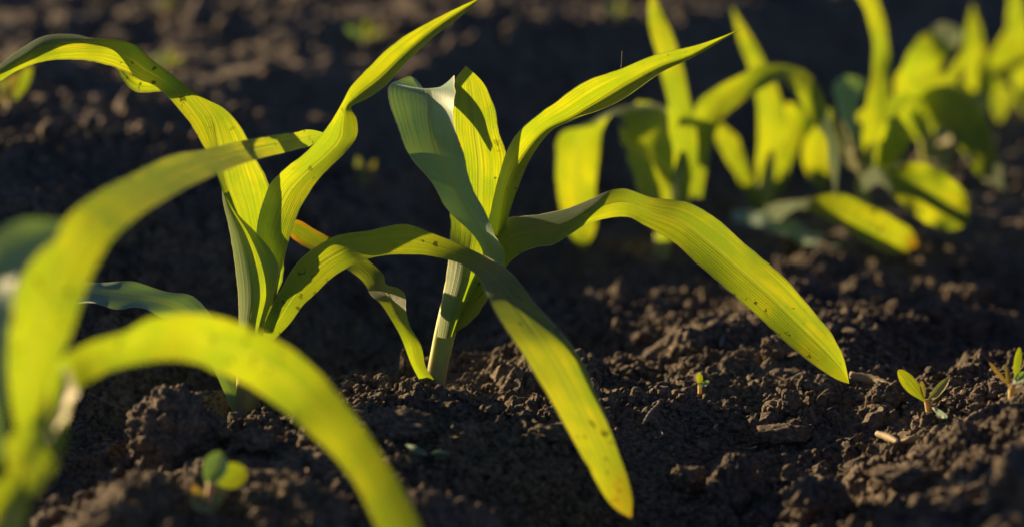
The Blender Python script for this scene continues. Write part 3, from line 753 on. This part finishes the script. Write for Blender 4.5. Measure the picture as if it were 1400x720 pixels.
for (x, y, lab, sc) in ((500, 62, 'farthest green weed tuft above the narrow pinched blade', 1.0), (232, 96, 'blurred weed tuft just above the bend of the left leaf', .8), (846, 26, 'faint weed tuft at the top edge right of the middle', .7), (228, 16, 'faint weed tuft at the top edge on the left', .6)):
    weed(x, y, lab, [(x, y + 4, 4), (x, y - 8, 5)],
         [(M_grey, oval(x, y - 6, x - 26 * sc, y - 26 * sc, 11 * sc, -.4)), (M_cotp, oval(x, y - 6, x + 24 * sc, y - 22 * sc, 10 * sc, -.3)), (M_leaf, oval(x, y - 6, x + 2, y - 36 * sc, 9 * sc, -.3))], name='weed_tuft', cat='weed')

# ================================================================== litter
def litter(name, pts, mat, label, cat, lift=.003):
    Zg, p = ground_hit(pts[0][0], pts[0][1]); 
    rows = []
    for x, y, r in pts:
        z, q = ground_hit(x, y); rows.append((x, y, z - lift * 3, r))
    o = tube(None, rows, mat, name=name, ns=8, rough=.12)
    c = Vector(np.mean([P(a, b, c_) for a, b, c_, _ in rows], axis=0))
    o.data.transform(__import__('mathutils').Matrix.Translation(-c)); o.location = c
    return tag(o, label, cat)
litter('straw_piece', [(880, 578, 2), (888, 565, 2.6), (901, 551, 2)], M_straw_grey, 'short pale straw stub leaning right in the dark soil right of the long leaf', 'straw')
litter('straw_piece', [(985, 472, 3), (991, 455, 3.5), (996, 440, 3)], M_straw_grey, 'blurred upright straw stub in the dark furrow under the arching leaf', 'straw')
litter('twig', [(524, 352, 4), (560, 372, 4), (606, 392, 3.5)], M_straw_grey, 'blurred grey stick lying behind the middle corn stem', 'twig')
litter('twig', [(1162, 512, 5), (1190, 518, 7), (1225, 532, 5)], M_straw, 'brown twig lying just beyond the tip of the arching leaf', 'twig')
litter('straw_piece', [(1199, 592, 4), (1213, 597, 6), (1228, 604, 4)], M_straw, 'larger of the two tan husk bits on the sunlit soil at the right', 'straw')
litter('straw_piece', [(1233, 603, 3), (1245, 600, 5), (1257, 597, 3)], M_straw, 'smaller of the two tan husk bits on the sunlit soil at the right', 'straw')
litter('root_fibre', [(120, 536, .8), (146, 549, .9), (172, 560, .8)], M_straw, 'thin brown root fibre on the dark soil left of the big clod', 'root')
litter('leaf_scrap', [(556, 608, 2), (570, 615, 5), (583, 621, 2)], M_grey, 'small green leaf scrap on the dark soil under the middle corn, the left of two', 'leaf scrap')
litter('leaf_scrap', [(590, 619, 1.5), (601, 618, 3.5), (614, 619, 1.5)], M_grey, 'small green leaf scrap on the dark soil under the middle corn, the right of two', 'leaf scrap')
o = tube(None, [(849, 93, ZM + .008, .45), (850, 84, ZM + .008, .4), (850.5, 70, ZM + .008, .3)], M_straw, name='plant_fibre', ns=6)
tag(o, 'hair-thin pale fibre standing on the upper edge of the long right-hand leaf', 'fibre')

rr = random.Random(4)
for k, (x, y) in enumerate(((700, 585), (905, 590), (1130, 560), (470, 560), (1035, 610), (660, 640))):
    a = rr.random() * 3; l = 22 + rr.random() * 18
    pts = [(x + math.cos(a + .25 * j) * l * j / 3, y + math.sin(a + .25 * j) * l * .35 * j / 3, .75 - .1 * j) for j in range(4)]
    litter('root_fibre', pts, M_straw_grey, 'fine dry root hair lying on the dark soil near the focus', 'root', .0025)['group'] = 'fine root hairs on the soil'
for k, (x, y) in enumerate(((655, 600), (840, 640), (1150, 600), (980, 580), (1075, 620), (745, 660), (500, 640), (1180, 655), (1300, 545), (880, 520), (620, 580), (1210, 480), (140, 600), (420, 640))):
    a = rr.random() * 3; l = 6 + rr.random() * 12; w = .8 + rr.random() * 1.4
    litter('straw_chip', [(x, y, w), (x + math.cos(a) * l / 2, y + math.sin(a) * l * .2, w * 1.2), (x + math.cos(a) * l, y + math.sin(a) * l * .4, w * .7)], M_straw, 'tiny pale chip of straw lying loose on the dark soil', 'straw', .002)['group'] = 'tiny straw chips on the soil'
# ================================================================== the ground
xs = axis(-.26, .26, .0007, -150, 150, 1.04)
ys = np.concatenate([axis(.93, 1.55, .00078, -60, 1.55, 1.05)[:-1], np.arange(1.55, 2.5, .0026)])
v = 2.5; st_ = .0026; ext = []
while v < 400: ext.append(v); st_ *= 1.05; v += st_
ys = np.concatenate([ys, ext])
X, Y = np.meshgrid(xs, ys)
sx = np.gradient(xs)[None, :]; sy = np.gradient(ys)[:, None]
sp = np.maximum(np.abs(sx), np.abs(sy)) + np.zeros_like(X)
print('ground verts', X.size, 'tip', ground_hit(860, 700)[0], ZL)
Mz = macro(X, Y) * (1 - sst(3.5, 7, np.hypot(X, Y - 1.2)))
D = detail(X, Y, sp)
Hz = Mz + D - .005
near = sst(.004, .0012, sp)
Xo = X + near * (.0016 * vnoise(X * 330, Y * 330, 61) + .0020 * vnoise(X * 120, Y * 120, 63))
Yo = Y + near * (.0016 * vnoise(X * 330, Y * 330, 62) + .0020 * vnoise(X * 120, Y * 120, 64))
ny_, nx_ = X.shape
idx = np.arange(ny_ * nx_, dtype=np.int32).reshape(ny_, nx_)
Fq = np.stack([idx[:-1, :-1], idx[:-1, 1:], idx[1:, 1:], idx[1:, :-1]], -1).reshape(-1, 4)
Vg = np.stack([Xo, Yo, Hz], -1).reshape(-1, 3)
g = link_mesh('ground', mesh_from('ground', Vg, Fq), M_soil); tag(g, kind='structure')

# loose crumbs lying on it
def ico(sub):
    bm = bmesh.new(); bmesh.ops.create_icosphere(bm, subdivisions=sub, radius=1)
    V = np.array([v.co[:] for v in bm.verts]); Ff = np.array([[v.index for v in f.verts] for f in bm.faces]); bm.free()
    return V, Ff
from mathutils import noise as mn
def lumpy(sub, seed, amp=.35, f=1.3):
    V, Ff = ico(sub)
    out = []
    for p in V:
        q = Vector(p) * f + Vector((seed * 7.1, seed * 3.3, seed))
        n = mn.noise(q) + .5 * mn.noise(q * 2.3) + .25 * mn.noise(q * 5)
        out.append(p * (1 + amp * n))
    return np.array(out), Ff
def scatter(nc, sub, rlo, rhi, box, power, nvar=6):
    cand = np.where((X > box[0]) & (X < box[1]) & (Y > box[2]) & (Y < box[3]))
    cx, cy = cand
    # equal chance per area: thin out by local cell size
    wgt = (np.abs(sx) * np.abs(sy))[cx, cy]
    clump = sst(-.15, .6, vnoise(X[cx, cy] * 26, Y[cx, cy] * 26, 71)) + .12
    wgt = wgt * clump
    pick = rng.choice(len(cx), nc, p=wgt / wgt.sum())
    pos = np.stack([Xo[cx[pick], cy[pick]], Yo[cx[pick], cy[pick]], Hz[cx[pick], cy[pick]]], -1)
    r = rlo + (rhi - rlo) * rng.random(nc) ** power
    VV = []; FF = []; base = 0
    protos = [lumpy(sub, 3 + k) for k in range(nvar)]
    for k in range(nvar):
        sel = np.where(np.arange(nc) % nvar == k)[0]; pv, pf = protos[k]
        n = len(sel)
        a = rng.random(n) * 6.283; b = rng.random(n) * 6.283
        ca, sa, cb, sb = np.cos(a), np.sin(a), np.cos(b), np.sin(b)
        x, y, z = pv[:, 0], pv[:, 1], pv[:, 2]
        x1 = ca[:, None] * x - sa[:, None] * y; y1 = sa[:, None] * x + ca[:, None] * y
        y2 = cb[:, None] * y1 - sb[:, None] * z; z2 = sb[:, None] * y1 + cb[:, None] * z
        sq = .65 + .4 * rng.random(n)[:, None]
        v = np.stack([x1 * r[sel][:, None] + pos[sel, 0][:, None], y2 * r[sel][:, None] + pos[sel, 1][:, None],
                      z2 * sq * r[sel][:, None] + pos[sel, 2][:, None] + .25 * r[sel][:, None]], -1)
        VV.append(v.reshape(-1, 3)); FF.append((pf[None] + (np.arange(n) * len(pv))[:, None, None] + base).reshape(-1, 3)); base += n * len(pv)
    return np.concatenate(VV), np.concatenate(FF)
parts = [scatter(1700, 3, .0012, .0038, (-.24, .25, .97, 1.5), 2.2), scatter(38000, 2, .0004, .0015, (-.22, .24, .98, 1.42), 1.8), scatter(5000, 2, .002, .007, (-.9, .9, 1.4, 3.2), 2.5)]
base = 0; VV = []; FF = []
for v_, f_ in parts: VV.append(v_); FF.append(f_ + base); base += len(v_)
o = link_mesh('soil_crumbs', mesh_from('soil_crumbs', np.concatenate(VV), np.concatenate(FF)), M_soil)
tag(o, 'loose crumbs of dark brown soil strewn over the field', 'soil crumbs', kind='stuff')

# ================================================================== clods one can point to
def clod(px, py, r, label, squash=.75, seed=0, sub=6, wide=1.0, tall=None):
    Zc, p = ground_hit(px, py + r * .55)
    R = r * Zc / F
    V, Ff = ico(sub)
    out = np.zeros_like(V)
    for i, q in enumerate(V):
        v = Vector(q)
        s = seed * 5.7
        d = mn.noise(v * 1.1 + Vector((s, 0, 0))) * .34 + mn.noise(v * 2.6 + Vector((0, s, 0))) * .18
        w = v * 3.2 + Vector((s, s, 1)) + .3 * mn.noise_vector(v * 2.5)
        dist, _ = mn.voronoi(w); d += .34 * (.45 - dist[0])
        w2 = v * 8.5 + Vector((s, 2, s)) + .3 * mn.noise_vector(v * 6)
        dist, _ = mn.voronoi(w2); d += .17 * (.4 - dist[0])
        w3 = v * 21 + Vector((s, 2, s))
        dist, _ = mn.voronoi(w3); d += .06 * (.4 - dist[0])
        out[i] = q * (1 + d)
    out[:, 2] *= (tall or squash); out[:, 0] *= wide
    me = mesh_from('soil_clod', out * R, Ff)
    o = link_mesh('soil_clod', me, M_soil)
    gz = float(macro(p[0], p[1]))
    o.location = (p[0], p[1], gz + R * .25 * (tall or squash) + (.0 if not tall else R * .6))
    return tag(o, label, 'soil clod', 'soil clods lying in the row')
clod(238, 578, 62, 'largest dark clod, left of the bottom, rimmed with sunlight on its left side', .95, 1, 6, 1.1)
clod(160, 690, 46, 'sunlit-topped clod at the bottom edge left of the round-leaved weed', .5, 2)
clod(348, 590, 24, 'small broken clod between the big clod and the long foreground leaf', .7, 3, 5)
clod(1004, 655, 36, 'upright knobbly clod at the bottom, right of the orange leaf tip', 1.1, 4, 6, .85)
clod(938, 646, 22, 'small sunlit clod at the bottom nearest the orange leaf tip', .9, 5, 5)
clod(1118, 672, 44, 'wide lumpy clod at the bottom right with a sunlit left flank', .75, 6, 6, 1.1)
clod(1080, 548, 17, 'rounded dark clod below the tip of the arching leaf', 1.05, 7, 5)
clod(1075, 580, 28, 'low flat clod in front of the rounded dark one', .45, 8, 5, 1.4)
clod(1210, 538, 22, 'knobbly clod just left of the weed with the pale leaf', 1.0, 9, 5)
clod(1318, 588, 22, 'round dark clod at the foot of the right-hand mound', .9, 10, 5)
clod(1428, 655, 84, 'very large crumbly clod cut off by the right edge', .9, 11, 6, 1.0)
clod(1235, 640, 34, 'flat sunlit clod in front of the tan husk bits', .5, 12, 5, 1.3)
clod(556, 505, 11, 'thin upright crumb of soil standing against the base of the lowest leaf', 1, 13, 5, .8, 2.1)
clod(540, 560, 44, 'flat dark clod in front of the base of the middle corn', .4, 14, 6, 1.3)
clod(760, 580, 26, 'low clod half hidden behind the long arching leaf', .5, 15, 5, 1.3)
clod(1060, 470, 20, 'blurred clod in the furrow right behind the arching leaf tip', .9, 16, 5)

# ================================================================== light
AZ = math.atan2(-.77, .64); EL = math.radians(11.5)
Ld = Vector((math.sin(AZ) * math.cos(EL), math.cos(AZ) * math.cos(EL), math.sin(EL)))
sd = bpy.data.lights.new('sun', 'SUN'); sd.energy = 5.0; sd.angle = math.radians(.5); sd.color = (1, .71, .37)
so = bpy.data.objects.new('sun', sd); C.objects.link(so)
so.rotation_euler = (-Ld).to_track_quat('-Z', 'Y').to_euler(); so.location = (-3, 3, 2)
wd = bpy.data.worlds.new('World'); S.world = wd; wd.use_nodes = True
N = wd.node_tree.nodes; L = wd.node_tree.links
bg = N['Background']; sky = N.new('ShaderNodeTexSky'); sky.sky_type = 'NISHITA'; sky.sun_disc = False
sky.sun_elevation = EL; sky.sun_rotation = AZ; sky.air_density = .32; sky.dust_density = .4; sky.ozone_density = 1.6
L.new(sky.outputs[0], bg.inputs['Color']); bg.inputs['Strength'].default_value = .05
S.view_settings.view_transform = 'Standard'; S.view_settings.look = 'None'
S.view_settings.exposure = 1.2; S.view_settings.gamma = 1
S.cycles.max_bounces = 8; S.cycles.transmission_bounces = 6; S.cycles.diffuse_bounces = 3
S.cycles.use_denoising = True
